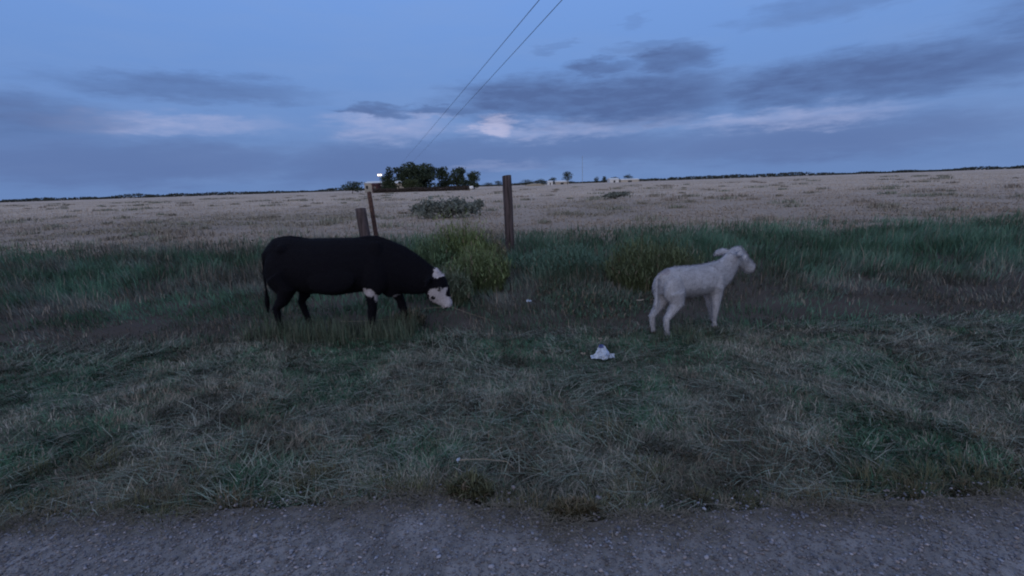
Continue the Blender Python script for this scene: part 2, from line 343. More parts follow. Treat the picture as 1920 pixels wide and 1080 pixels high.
# dry field grass beyond the fence
x, y = wedge(230000, 11.2, 260, 2.02)
f = fbm(x, y, 1.5, 71); dk = sstep(.56, .72, fbm(x, y*.45, 6, 35))
k = (rng.uniform(0, 1, len(x)) < .2 + 1.2*sstep(.35, .6, f)) & (rng.uniform(0, 1, len(x)) < sstep(12.4, 16.5, y + (fbm(x, y, 2.4, 37)-.5)*3)); x, y, f, dk = x[k], y[k], f[k], dk[k]
Ln = rng.uniform(.06, .20, len(x))*(.6+.8*f)*(1+.5*dk)*.62
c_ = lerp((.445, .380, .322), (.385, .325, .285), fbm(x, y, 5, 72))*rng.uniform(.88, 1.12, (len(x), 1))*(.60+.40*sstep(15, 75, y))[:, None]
c_ = c_*(1-.20*dk[:, None]) + np.array([[.0, .014, .004]])*dk[:, None]
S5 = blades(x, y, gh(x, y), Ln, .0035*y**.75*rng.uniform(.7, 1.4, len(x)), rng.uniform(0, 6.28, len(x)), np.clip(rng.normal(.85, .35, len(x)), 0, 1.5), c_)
# darker tussocks scattered in it
nt_ = 260; tx, ty = wedge(nt_, 17, 170, 1.6); per = 60
cxs = np.repeat(tx, per); cys = np.repeat(ty, per); bsz = np.repeat(rng.uniform(.12, .55, nt_)*(1+ty/90), per)
x = cxs + rng.normal(0, 1, len(cxs))*bsz*.9; y = cys + rng.normal(0, 1, len(cxs))*bsz*.5
tone = np.repeat(rng.uniform(0, 1, nt_), per)
S6 = blades(x, y, gh(x, y), rng.uniform(.12, .30, len(x))*(.7+bsz), .004*y**.75, rng.uniform(0, 6.28, len(x)), np.clip(rng.normal(.5, .3, len(x)), 0, 1.4),
            lerp((.22, .19, .17), (.18, .20, .165), tone)*rng.uniform(.7, 1.3, (len(x), 1)))
grass_obj('dry_field_grass', [S5, S6], 'pale dry pasture grass stretching from the fence to the horizon', 'grass', 'stuff')

# ------------------------------------------------------------------ weed clumps and shrubs
def weed_clump(cx, cy, rx_, ry_, h, nst, ca, cb, label, straw=.06, name='weed_clump', seed=0, leafy=2):
    """many slender arching stems with narrow leaves; own uneven outline"""
    r = np.random.default_rng(seed+900)
    a = r.uniform(0, 6.28, nst); q = np.sqrt(r.uniform(0, 1, nst))
    lx = np.cos(a)*q*rx_; ly = np.sin(a)*q*ry_
    hh = h*(1-.60*q**1.5)*(.40+.95*fbm(lx+cx, ly+cy, .30, 81+seed))*r.uniform(.45, 1.2, nst)
    az = np.arctan2(ly, lx) + r.normal(0, .9, nst); ln = np.clip(r.normal(.26, .16, nst)+.16*q, .02, 1.0)
    t = fbm(lx+cx, ly+cy, .5, 83+seed) + r.normal(0, .12, nst)
    col = lerp(ca, cb, np.clip(t, 0, 1))*r.uniform(.65, 1.35, (nst, 1)); dd = r.uniform(0, 1, nst) < straw
    col[dd] = np.array([.17, .14, .11])*r.uniform(.7, 1.2, (dd.sum(), 1))
    zb = gh(lx+cx, ly+cy)
    sets = [blades(lx, ly, zb-gz(cx, cy), hh, np.full(nst, .010)*(.6+.045*cy), az, ln, col, curve=.55)]
    for k in range(leafy):          # narrow leaves up the stems
        s = r.uniform(.25, .98, nst); m = np.where(s < .5, s, .5)
        l1 = ln*.45; l2 = ln*1.55
        bx = np.sin(l1)*hh*np.minimum(s, .5) + np.sin(l2)*hh*np.maximum(s-.5, 0)
        bz = np.cos(l1)*hh*np.minimum(s, .5) + np.cos(l2)*hh*np.maximum(s-.5, 0)
        sets.append(blades(lx+np.cos(az)*bx, ly+np.sin(az)*bx, zb-gz(cx, cy)+bz, r.uniform(.05, .13, nst)*(.6+h*.6), np.full(nst, .013)*(.6+.05*cy),
                           r.uniform(0, 6.28, nst), r.uniform(.3, 1.35, nst), col*r.uniform(.8, 1.25, (nst, 1))))
    ob = grass_obj(name, sets, label, 'weeds', None, 'tall weeds along the fence line')
    ob.location = (cx, cy, gz(cx, cy)); return ob
GA, GB = (.085, .125, .062), (.135, .180, .078)
def px_clump(pxc, pyb, wpx, ytop, ry_, nst, ca, cb, label, seed, **kw):
    nst = int(nst*1.5); gx, gy = ground(pxc, pyb); rx_ = wpx/2*math.hypot(gy, EYE)/FPX; ztop = at_depth(pxc, ytop, gy+ry_*.3)[1]
    return weed_clump(gx, gy+ry_*.5, rx_, ry_, ztop*1.22, nst, ca, cb, label, seed=seed, **kw)
px_clump(815, 520, 100, 438, .55, 1700, (.070, .115, .075), (.10, .155, .085), 'low dark green weed clump just behind the black cow', 1)
px_clump(868, 510, 105, 419, .6, 1900, GA, (.155, .195, .075), 'tallest bright green weed clump, left of the tall fence post', 2, straw=.10)
px_clump(893, 548, 108, 462, .6, 2400, (.095, .125, .068), GB, 'broad olive green weed clump in front of the tall fence post', 3)
px_clump(845, 575, 70, 505, .3, 900, (.09, .115, .085), (.12, .145, .09), 'short grey green weed clump right beside the cow head', 4, straw=.12)
px_clump(922, 500, 48, 447, .3, 600, (.12, .135, .085), (.16, .155, .10), 'thin yellowish weed clump just left of the tall fence post foot', 5, straw=.25)
px_clump(1240, 545, 170, 440, .9, 2800, (.060, .080, .048), (.090, .115, .062), 'wide dark olive weed clump behind the white calf', 6, straw=.03)
px_clump(1130, 575, 240, 548, 1.5, 1500, (.050, .085, .066), (.062, .115, .080), 'low sprawling deep green weed patch left of the white calf', 7, straw=.16, leafy=1)
px_clump(1050, 515, 160, 462, 1.0, 2000, (.060, .110, .090), (.080, .145, .115), 'bluish green weed clump just right of the tall fence post', 8, straw=.04)
px_clump(765, 612, 60, 585, .15, 500, (.060, .062, .048), (.085, .085, .060), 'small olive weed tuft below the black cow front legs', 9, straw=.2)
px_clump(880, 928, 75, 893, .06, 420, (.070, .078, .050), (.095, .10, .062), 'small round olive weed tuft at the gravel edge, centre left', 10, straw=.1, leafy=3)
px_clump(1075, 962, 80, 935, .05, 420, (.075, .068, .045), (.095, .088, .055), 'brownish weed tuft spilling onto the gravel edge, centre right', 11, straw=.2, leafy=3)

def leaves(name, C, size, col, r, flat=.9):
    n = len(C); u = r.normal(0, 1, (n, 3)); u /= np.linalg.norm(u, axis=1)[:, None]
    w = r.normal(0, 1, (n, 3)); w -= (w*u).sum(1)[:, None]*u; w /= np.linalg.norm(w, axis=1)[:, None]
    s = size*r.uniform(.6, 1.4, (n, 1))
    V = np.stack([C-u*s, C+w*s*.5*flat, C+u*s, C-w*s*.5*flat], 1).reshape(-1, 3)
    return np_mesh(name, V, np.arange(n*4).reshape(n, 4), None, np.repeat(col, 4, 0))
def tube(bm, pts, rad, seg=7):
    rings = []
    for i, p in enumerate(pts):
        p = Vector(p); t = (Vector(pts[min(i+1, len(pts)-1)])-Vector(pts[max(i-1, 0)])).normalized()
        a = t.cross(Vector((0, 1, .01)) if abs(t.y) < .9 else Vector((1, 0, 0))).normalized(); b = t.cross(a)
        r = rad[i] if hasattr(rad, '__len__') else rad
        rings.append([bm.verts.new(p + (a*math.cos(6.2832*k/seg)+b*math.sin(6.2832*k/seg))*r) for k in range(seg)])
    for A, B in zip(rings, rings[1:]):
        for k in range(seg): bm.faces.new((A[k], A[(k+1) % seg], B[(k+1) % seg], B[k]))
    bm.faces.new(rings[0]); bm.faces.new(rings[-1])
def shrub(pxc, pyb, wpx, ytop, label, seed, n=1500):
    gx, gy = ground(pxc, pyb); w = wpx*math.hypot(gy, EYE)/FPX; h = at_depth(pxc, ytop, gy)[1]
    r = np.random.default_rng(seed+40); root = empty('field_shrub', (gx, gy, gz(gx, gy)), label, 'shrub', 'grey green shrubs in the pasture')
    bm = bmesh.new(); tips = []
    for k in range(11):
        a = r.uniform(0, 6.28); q = r.uniform(.2, 1)*w/2; ex, ey, ez = math.cos(a)*q, math.sin(a)*q*.6, h*r.uniform(.35, .8)
        tube(bm, [(0, 0, -.05), (ex*.4, ey*.4, ez*.6), (ex, ey, ez)], [.03, .02, .008], 5); tips.append((ex, ey, ez))
    obj('stem', bm, M_bark, root)
    ti = r.integers(0, len(tips), n); C = np.array(tips)[ti] + r.normal(0, 1, (n, 3))*np.array([w*.10, w*.07, h*.15])
    C[:, 2] = np.clip(C[:, 2], .03, h*1.05)
    col = lerp((.10, .12, .118), (.15, .17, .155), r.uniform(0, 1, n))*r.uniform(.7, 1.3, (n, 1))
    obj('foliage', leaves('foliage', C, .055+.0015*gy, col, r), M_leaf, root)
shrub(838, 409, 95, 371, 'largest grey green shrub in the pasture, left of the tall post', 1, 1900)
shrub(792, 404, 46, 384, 'low sparse shrub left of the largest pasture shrub', 2, 600)
shrub(884, 399, 50, 375, 'medium shrub between the largest pasture shrub and the tall post', 3, 900)
shrub(1153, 373, 44, 361, 'small low shrub far out in the pasture on the right', 4, 700)

# ------------------------------------------------------------------ fence posts
def post(px, py_top, Yd, r_, lean_x, label, name='fence_post', material=None, top_flat=True, seed=0, seg=14):
    x, zt = at_depth(px, py_top, Yd); h = zt
    rr = random.Random(seed); bm = bmesh.new(); nz = 16; rings = []
    for i in range(nz+1):
        t = i/nz; z = -.25 + (h+.25)*t
        ring = []
        for k in range(seg):
            a = 6.2832*k/seg; w = 1 + .08*mn.noise(Vector((math.cos(a)*1.6, math.sin(a)*1.6, z*1.4+seed*7))) + .05*mn.noise(Vector((math.cos(a)*5, math.sin(a)*5, z*.6+seed)))
            rad = r_*(1.10-.12*t)*w
            ring.append(bm.verts.new(((t-1)*lean_x*(1) + math.cos(a)*rad, math.sin(a)*rad, z + (.018*math.cos(a+1) if i == nz else 0))))
        rings.append(ring)
    for A, B in zip(rings, rings[1:]):
        for k in range(seg): bm.faces.new((A[k], A[(k+1) % seg], B[(k+1) % seg], B[k]))
    c0 = bm.verts.new((0, 0, h-.012))
    for k in range(seg): bm.faces.new((rings[-1][k], rings[-1][(k+1) % seg], c0))
    bm.faces.new(rings[0])
    o = obj(name, bm, material or M_post, smooth=True); o.location = (x, Yd, gz(x, Yd)); return tag(o, label, 'fence post', 'posts of the field fence')
post(950, 329, 11.76, .105, -.03, 'tall weathered wooden fence post standing upright in the centre', seed=1)
post(676, 391, 11.4, .115, -.12, 'short stout wooden fence post rising behind the black cow back', seed=2)
post(692, 361, 11.9, .052, -.14, 'slim reddish leaning fence post just right of the short stout one', seed=3, material=M_rust)

# ------------------------------------------------------------------ animals
def ring_loft(bm, st, seg=20):
    """st: (cx, cy, cz, tangent angle in xz, half depth, half width)"""
    rings = []
    for (x_, y_, z_, a, hd, hw) in st:
        nx, nz_ = -math.sin(a), math.cos(a)
        rings.append([bm.verts.new((x_+nx*hd*math.sin(6.2832*k/seg), y_+hw*math.cos(6.2832*k/seg), z_+nz_*hd*math.sin(6.2832*k/seg))) for k in range(seg)])
    for A, B in zip(rings, rings[1:]):
        for k in range(seg): bm.faces.new((A[k], A[(k+1) % seg], B[(k+1) % seg], B[k]))
    for rg in (rings[0], rings[-1]): bm.faces.new(rg)
def ball(bm, p, r):
    s = bmesh.ops.create_icosphere(bm, subdivisions=3, radius=1)
    for v in s['verts']: v.co = Vector((p[0]+v.co.x*r[0], p[1]+v.co.y*r[1], p[2]+v.co.z*r[2]))
def remeshed(name, bm, voxel, smooth_it=6):
    bmesh.ops.recalc_face_normals(bm, faces=bm.faces)
    me = bpy.data.meshes.new(name); bm.to_mesh(me); bm.free(); o = bpy.data.objects.new('tmp', me); COL.objects.link(o)
    m = o.modifiers.new('r', 'REMESH'); m.mode = 'VOXEL'; m.voxel_size = voxel
    s = o.modifiers.new('s', 'SMOOTH'); s.factor = .5; s.iterations = smooth_it
    dg = bpy.context.evaluated_depsgraph_get(); dg.update(); out = bpy.data.meshes.new_from_object(o.evaluated_get(dg))
    bpy.data.objects.remove(o); out.name = name; return out
def coat(me, fn):
    n = len(me.vertices); co = np.empty(n*3, np.float32); me.vertices.foreach_get('co', co); co = co.reshape(-1, 3)
    # soft hide relief
    col = fn(co); at = me.color_attributes.new('Col', 'FLOAT_COLOR', 'POINT'); c4 = np.ones((n, 4), np.float32); c4[:, :3] = col; at.data.foreach_set('color', c4.ravel())
def ell(co, c0, r, amp=.25, fr=16.):
    amp = amp*1.5+.10
    d = (co - np.array(c0))/np.array(r); q = np.sqrt((d**2).sum(1))
    nz_ = fbm(co[:, 0]*fr+co[:, 2]*fr*.7, co[:, 2]*fr+co[:, 1]*fr*.6+20, 1., 91)-.5
    return q + nz_*amp*2 < 1

def cow():
    bm = bmesh.new()
    ring_loft(bm, [(-.80, 0, .98, 0, .09, .08), (-.76, 0, .95, 0, .18, .15), (-.66, 0, .91, 0, .275, .22), (-.50, 0, .88, 0, .325, .26), (-.24, 0, .845, 0, .33, .315), (.08, 0, .825, 0, .345, .33),
                   (.38, 0, .84, 0, .325, .285), (.56, 0, .835, 0, .32, .245), (.72, 0, .80, -.15, .325, .21), (.86, 0, .745, -.35, .30, .175), (.98, 0, .695, -.5, .255, .14),
                   (1.10, 0, .64, -.55, .215, .115), (1.20, 0, .60, -.6, .175, .10), (1.29, 0, .585, -.7, .13, .09)])
    ring_loft(bm, [(1.245, 0, .665, -1.25, .085, .085), (1.27, 0, .63, -1.2, .125, .105), (1.285, 0, .545, -1.15, .145, .11), (1.305, 0, .46, -1.1, .148, .09),
                   (1.35, 0, .395, -1.05, .105, .066), (1.395, 0, .345, -1.0, .072, .062), (1.415, 0, .305, -.95, .060, .064), (1.428, 0, .283, -.95, .035, .04)])
    ball(bm, (1.285, 0, .725), (.045, .06, .045))                                 # poll
    for s in (-1, 1):
        tube(bm, [(1.235, s*.08, .665), (1.215, s*.15, .665), (1.20, s*.20, .64), (1.195, s*.235, .60)], [.025, .036, .038, .012], 10)   # ears
        ball(bm, (1.335, s*.085, .555), (.035, .025, .035))                        # brow over the eye
        ball(bm, (1.405, s*.045, .31), (.028, .025, .026))                         # nostril pad
        ball(bm, (.58, s*.17, .74), (.17, .10, .26))                               # shoulder
        ball(bm, (-.58, s*.16, .80), (.20, .12, .26))                              # thigh
        ball(bm, (-.50, s*.19, 1.08), (.07, .06, .06)); ball(bm, (-.76, s*.10, 1.0), (.06, .05, .06)); ball(bm, (.62, s*.14, .98), (.10, .07, .16)); ball(bm, (.10, s*.27, .72), (.30, .07, .17))                             # hip bone
    ball(bm, (.52, 0, 1.10), (.24, .06, .085)); ball(bm, (-.5, 0, 1.13), (.26, .05, .085)); ball(bm, (.74, 0, .56), (.13, .12, .13))                                       # brisket
    def leg(pts, rad): tube(bm, pts, rad, 12)
    leg([(.56, -.15, .72), (.535, -.155, .52), (.53, -.155, .35), (.52, -.15, .30), (.505, -.15, .14), (.50, -.15, .09), (.525, -.15, .03)], [.12, .078, .050, .054, .033, .042, .040])
    leg([(.64, .15, .72), (.73, .15, .52), (.80, .15, .37), (.81, .15, .31), (.855, .15, .16), (.87, .15, .10), (.90, .15, .03)], [.12, .076, .050, .054, .033, .042, .040])
    leg([(-.60, -.16, .78), (-.50, -.17, .60), (-.60, -.16, .46), (-.70, -.155, .37), (-.675, -.155, .18), (-.665, -.155, .10), (-.63, -.155, .03)], [.17, .125, .075, .050, .036, .044, .041])
    leg([(-.60, .16, .78), (-.42, .17, .60), (-.44, .16, .46), (-.50, .155, .37), (-.44, .155, .18), (-.42, .155, .10), (-.38, .155, .03)], [.17, .125, .075, .050, .036, .044, .041])
    for a, b in ((.53, -.15), (.905, .15), (-.625, -.155), (-.375, .155)): ball(bm, (a, b, .02), (.058, .048, .034))
    tube(bm, [(-.78, 0, 1.08), (-.86, 0, 1.0), (-.88, -.01, .8), (-.88, -.02, .58), (-.885, -.02, .42), (-.89, -.02, .30)], [.03, .022, .018, .016, .034, .012], 8)
    for v in bm.verts:
        if v.co.x < 0: v.co.x *= .88
    me = remeshed('black_cow', bm, .0125, 5)
    def fn(co):
        base = np.repeat(np.array([[.005, .005, .009]]), len(co), 0)
        w = ell(co, (1.32, 0, .42), (.145, .2, .15), .10) | ell(co, (1.42, 0, .33), (.07, .1, .06), .05) | ell(co, (1.31, 0, .70), (.085, .10, .075), .12) | ell(co, (1.365, 0, .60), (.040, .05, .075), .12)
        w &= ~(ell(co, (1.44, 0, .465), (.060, .09, .065), .1)); w &= ~((co[:, 0] < 1.20) & (co[:, 2] < .52) & (co[:, 2] > .43))
        w &= ~ell(co, (1.245, -.08, .415), (.028, .08, .028), .05)
        w |= ell(co, (.535, -.17, .555), (.070, .13, .062), .35) | ell(co, (.60, -.17, .46), (.03, .08, .06), .2) | ell(co, (.80, -.02, .455), (.045, .1, .035), .2)
        col = np.where(w[:, None], np.array([[.40, .38, .43]]), base)
        ns = ell(co, (1.395, 0, .285), (.025, .08, .022), .05) | ell(co, (1.325, -.09, .515), (.02, .04, .018), .0)
        col[ns] = (.03, .025, .03)
        col[co[:, 2] < .055] = (.025, .022, .022)
        return col
    coat(me, fn)
    hide = mat('cow_hide', attr=True, rough=.85, spec=.06, bump=(60, .25, .006))
    o = obj('cow', me, hide, smooth=True)
    for s in (-1, 1):
        bm = bmesh.new(); bmesh.ops.create_icosphere(bm, subdivisions=2, radius=.016)
        e = obj('eye', bm, M_dark, o, smooth=True); e.location = (1.335, s*.100, .540)
    return tag(o, 'black cow with white face patches lowering its head to graze', 'cow')
def fur(o, n, length, seed):
    """short hair lying backward and down over the whole hide, tinted like the skin below"""
    me = o.data; r_ = np.random.default_rng(seed); nv = len(me.vertices); co = np.empty(nv*3, np.float32); no = np.empty(nv*3, np.float32); cc = np.empty(nv*4, np.float32)
    me.vertices.foreach_get('co', co); me.vertices.foreach_get('normal', no); me.color_attributes['Col'].data.foreach_get('color', cc)
    co = co.reshape(-1, 3); no = no.reshape(-1, 3); cc = cc.reshape(-1, 4)[:, :3]; i = r_.integers(0, nv, n); p = co[i] + r_.normal(0, .004, (n, 3)); nn_ = no[i]
    g = np.array([[-.75, 0, -.65]]) + r_.normal(0, .35, (n, 3)); d = nn_*.42 + g - (g*nn_).sum(1)[:, None]*nn_; d /= np.linalg.norm(d, axis=1)[:, None]+1e-6
    sd_ = np.cross(nn_, d); sd_ /= np.linalg.norm(sd_, axis=1)[:, None]+1e-6; L_ = length*r_.uniform(.5, 1.3, (n, 1)); w_ = .0022
    p = p - nn_*.002
    V = np.stack([p-sd_*w_, p+sd_*w_, p+d*L_*.6+sd_*w_*.7, p+d*L_*.6-sd_*w_*.7, p+d*L_-nn_*L_*.12], 1).reshape(-1, 3); k = np.arange(n)[:, None]*5
    c = np.repeat(cc[i]*r_.uniform(.6, 1.4, (n, 1)), 5, 0)
    obj('coat_hair', np_mesh('coat_hair', V, k+np.array([[0, 1, 2, 3]]), k+np.array([[3, 2, 4]]), c), M_blade, o)
cw = cow(); fur(cw, 60000, .024, 5); cw.location = (-2.20, 5.94, gz(-2.2, 5.94)-.015)

def calf():
    bm = bmesh.new()
    # local x forward (heads right), rump at x = 0
    ring_loft(bm, [(.005, 0, .60, 0, .05, .04), (.03, 0, .575, 0, .11, .085), (.10, 0, .565, 0, .15, .115), (.22, 0, .56, 0, .165, .135), (.42, 0, .55, 0, .165, .15), (.62, 0, .55, 0, .165, .14),
                   (.76, 0, .565, .1, .165, .12), (.86, 0, .60, .5, .15, .10), (.94, 0, .67, .75, .125, .082), (1.0, 0, .74, .8, .105, .072)])
    ring_loft(bm, [(.98, 0, .80, -.5, .07, .06), (1.03, 0, .785, -.5, .095, .078), (1.10, 0, .735, -.55, .092, .070), (1.19, 0, .665, -.62, .068, .054), (1.265, 0, .61, -.62, .066, .062), (1.30, 0, .588, -.62, .046, .05)])
    for s in (-1, 1):
        tube(bm, [(1.0, s*.05, .80), (.975, s*.12, .805), (.955, s*.18, .785), (.945, s*.215, .755)], [.020, .038, .034, .008], 8)
        ball(bm, (.115, s*.085, .52), (.12, .065, .14)); ball(bm, (.70, s*.085, .52), (.09, .055, .13))
    def leg(pts, rad): tube(bm, pts, rad, 10)
    leg([(.12, -.09, .50), (.15, -.095, .36), (.07, -.09, .27), (.02, -.09, .215), (.035, -.09, .09), (.04, -.09, .055), (.06, -.09, .02)], [.105, .07, .042, .032, .022, .027, .026])
    leg([(.11, .09, .50), (.13, .095, .36), (.04, .09, .27), (-.01, .09, .215), (.005, .09, .09), (.01, .09, .055), (.03, .09, .02)], [.105, .07, .042, .032, .022, .027, .026])
    leg([(.70, -.085, .48), (.69, -.09, .33), (.685, -.09, .22), (.68, -.09, .09), (.68, -.09, .055), (.70, -.09, .02)], [.075, .048, .034, .021, .027, .026])
    leg([(.72, .085, .48), (.78, .09, .33), (.80, .09, .22), (.83, .09, .09), (.835, .09, .055), (.855, .09, .02)], [.075, .048, .034, .021, .027, .026])
    tube(bm, [(.02, 0, .67), (-.035, 0, .64), (-.045, -.01, .52), (-.05, -.015, .36), (-.055, -.015, .27)], [.02, .014, .010, .020, .006], 8)
    me = remeshed('white_calf', bm, .0095, 4)
    def fn(co):
        col = np.repeat(np.array([[.345, .36, .43]]), len(co), 0)*(.82+.36*fbm(co[:, 0]*6, co[:, 2]*6, 1., 95))[:, None]
        col[ell(co, (.05, 0, .70), (.05, .09, .05), .2)] = (.30, .29, .35)
        dirt_ = np.clip((.26-co[:, 2])/.26, 0, 1)*fbm(co[:, 0]*9, co[:, 2]*9+co[:, 1]*7, 1., 96)
        col = col*(1-.75*dirt_[:, None])+np.array([[.05, .045, .04]])*.75*dirt_[:, None]
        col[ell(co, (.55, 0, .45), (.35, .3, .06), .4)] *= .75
        col[(co[:, 2] < .05)] = (.05, .045, .05)
        col[ell(co, (1.305, 0, .59), (.045, .09, .05), .0)] = (.1, .08, .09)
        return col
    coat(me, fn)
    o = obj('calf', me, mat('calf_hide', attr=True, rough=.75, spec=.15, bump=(80, .25, .005)), smooth=True)
    for s in (-1, 1):
        bm = bmesh.new(); bmesh.ops.create_icosphere(bm, subdivisions=2, radius=.012)
        e = obj('eye', bm, M_dark, o, smooth=True); e.location = (1.075, s*.066, .775)
    return tag(o, 'small pale white calf standing at the right with its rump toward the cow', 'calf')
cf = calf(); fur(cf, 45000, .020, 6); cf.location = (1.590, 5.25, gz(1.6, 5.25)-.005); cf.rotation_euler.z = R(24); cf.scale = (1.06, 1.06, 1.06)

# ------------------------------------------------------------------ litter
def litter():
    x0, y0 = ground(1128, 672); root = empty('crumpled_wrapper', (x0, y0, gz(x0, y0)+.02), 'crumpled blue and white plastic wrapper standing in the mown grass', 'litter')
    r = random.Random(4)
    def sheet(nx, ny, f):
        bm = bmesh.new(); g = [[bm.verts.new(f(i/nx, j/ny)) for j in range(ny+1)] for i in range(nx+1)]
        for i in range(nx):
            for j in range(ny): bm.faces.new((g[i][j], g[i+1][j], g[i+1][j+1], g[i][j+1]))
        bmesh.ops.solidify(bm, geom=bm.faces[:], thickness=.0015)
        return bm
    def peak(u, v):       # a crushed sack gathered to a point
        a = u*5.9; k = 1-v*.80; rad = (.060*k+.006)*(1+.30*math.sin(a*4+v*3)+.25*mn.noise(Vector((u*9, v*6, 1))))
        return (math.cos(a)*rad*1.15 + v*.006, math.sin(a)*rad*.8, .005 + .115*v + .012*mn.noise(Vector((u*7, v*4, 5))))
    obj('crumpled_sack', sheet(40, 16, peak), M_paper, root)
    def collar(u, v):
        a = u*5.9+.4; rad = .026*(1+.4*mn.noise(Vector((u*8, v*3, 8)))) - v*.008
        return (math.cos(a)*rad - .004, math.sin(a)*rad, .104 + .028*v + .01*mn.noise(Vector((u*6, v*4, 2))))
    obj('printed_top', sheet(24, 6, collar), M_blue, root)
    def flat(u, v): return ((u-.5)*.23+.01, (v-.5)*.09, .006+.018*abs(mn.noise(Vector((u*5, v*4, 3))))+.012*max(0, u-.7))
    obj('flattened_base', sheet(26, 10, flat), M_paper, root)
    def flap(u, v): return (.075+.045*u+.01*v, (v-.5)*.05, .01+.035*v*(.6+.4*mn.noise(Vector((u*5, v*5, 9)))))
    obj('loose_flap', sheet(10, 8, flap), M_paper, root)
litter()
def scrap(px, py, sx_, sy_, sz_, label, seed, m=None, lift=.02):
    x0, y0 = ground(px, py); bm = bmesh.new(); nx, ny = 9, 7
    g = [[bm.verts.new(((i/nx-.5)*sx_*(1-.3*abs(j/ny-.5)), (j/ny-.5)*sy_, sz_*(.5+mn.noise(Vector((i*.4, j*.5, seed*3.3)))))) for j in range(ny+1)] for i in range(nx+1)]
    for i in range(nx):
        for j in range(ny): bm.faces.new((g[i][j], g[i+1][j], g[i+1][j+1], g[i][j+1]))
    bmesh.ops.solidify(bm, geom=bm.faces[:], thickness=.002)
    o = obj('litter_scrap', bm, m or M_paper); o.location = (x0, y0, gz(x0, y0)+lift); tag(o, label, 'litter', 'small pale scraps lying in the grass')
scrap(1093, 668, .05, .03, .02, 'tiny pale scrap just left of the crumpled wrapper', 1, M_cream, .03)
scrap(992, 576, .07, .05, .03, 'small pale scrap in the worn strip below the tall fence post', 2, None, .07)
scrap(1126, 637, .05, .03, .02, 'tiny pale scrap on bare dirt just behind the crumpled wrapper', 3, M_cream, .03)
scrap(860, 873, .022, .03, .02, 'little pale scrap low in the near mown grass, left of centre', 4, None, .05)
scrap(1200, 579, .10, .03, .015, 'thin pale scrap on the dark ground left of the calf', 5, M_cream, .10)
def stalk(pts, label, r=.005):
    P3 = []
    for px, py, h in pts:
        x0, y0 = ground(px, py); P3.append(Vector((x0, y0, gz(x0, y0)+h)))
    o0 = P3[0].copy(); bm = bmesh.new(); tube(bm, [p-o0 for p in P3], [r*(1-.5*i/len(P3)) for i in range(len(P3))], 6)
    o = obj('dry_stalk', bm, M_straw); o.location = o0; tag(o, label, 'stalk', 'dead stalks lying on the verge')
stalk([(640, 609, .05), (690, 609, .05), (735, 607, .06), (750, 602, .09)], 'pale straight dead stalk on the ground below the black cow', .005)
stalk([(795, 588, .06), (845, 587, .07), (880, 594, .04), (930, 606, .02)], 'long bent dead stalk in front of the cow muzzle', .003)
stalk([(862, 871, .05), (905, 869, .055), (950, 872, .05), (965, 879, .03)], 'thin pale dead stalk low in the near mown grass', .0032)
stalk([(668, 634, .03), (740, 633, .035), (820, 640, .03)], 'faint dead stalk lying where the mown grass ends, lower left', .004)
stalk([(921, 518, .30), (908, 522, .28)], 'short white snapped stalk held in the olive weed clump', .008)

# ------------------------------------------------------------------ trees
def lobes_tree(px, ytop, wpx, D, label, seed, shape='round', name='broadleaf_tree', yb=None, n=1500, cA=(.028, .042, .026), cB=(.050, .068, .036), trunk=.16, group='trees around the farm', open_=1.0, foot=.12):
    r = np.random.default_rng(seed+300)
    x0 = at_depth(px, 350, D)[0]; h = at_depth(px, ytop, D)[1]+.1; w = wpx*1.16*D*1.02/FPX
    root = empty(name, (x0, D, gz(x0, D)), label, 'tree', group)
    bm = bmesh.new(); tr = max(.12, h*.022)
    top = h*(.55 if shape == 'round' else .85)
    tube(bm, [(0, 0, -.3), (.02*h*r.normal()*.3, 0, h*.2), (.03*h*r.normal()*.4, 0, top)], [tr*1.3, tr, tr*.45], 8)
    Lb = []
    if shape == 'round':
        for k in range(11):
            a = r.uniform(0, 6.28); q = r.uniform(.25, .72)*w/2; z = h*r.uniform(foot+.12, .86); sc = 1-.35*abs(z/h-.55)
            Lb.append((math.cos(a)*q*sc, math.sin(a)*q*sc, z, w*r.uniform(.17, .27), h*r.uniform(.11, .17)))
        Lb.append((0, 0, h*.85, w*.24, h*.145)); Lb.append((0, 0, h*.55, w*.36, h*.25))
    else:
        for k in range(10):
            t = k/9; z = h*(foot+.02+(.94-foot)*t); ww = w/2*(1-.72*t**1.4)
            Lb.append((r.normal()*w*.04, r.normal()*w*.04, z, max(ww*.95, .12*w), h*.085))
    for (a, b, z, ra, rb) in Lb[:9]:
        tube(bm, [(0, 0, z*.55), (a*.5, b*.5, z*.8), (a, b, z)], [tr*.45, tr*.3, tr*.12], 5)
    obj('trunk', bm, M_bark, root)
    A = np.array(Lb); wt = A[:, 3]**2*A[:, 4]; ti = r.choice(len(A), n, p=wt/wt.sum())
    d = r.normal(0, 1, (n, 3)); d /= np.linalg.norm(d, axis=1)[:, None]; q = r.uniform(.15, 1.08, n)**.6
    C = A[ti, :3] + d*q[:, None]*np.stack([A[ti, 3], A[ti, 3], A[ti, 4]], -1)
    C[:, 2] = np.clip(C[:, 2], h*foot*.6, h*1.02)
    tone = np.clip((hash2(ti, ti*3, 7)-.5)*.9+.5 + r.normal(0, .18, n), 0, 1)
    col = lerp(cA, cB, tone)*r.uniform(.75, 1.25, (n, 1))
    obj('crown', leaves('crown', C, np.array([[.030*h+.10]])*open_, col, r, 1.1), M_leaf, root)
DK, DK2 = (.024, .036, .026), (.042, .060, .036)
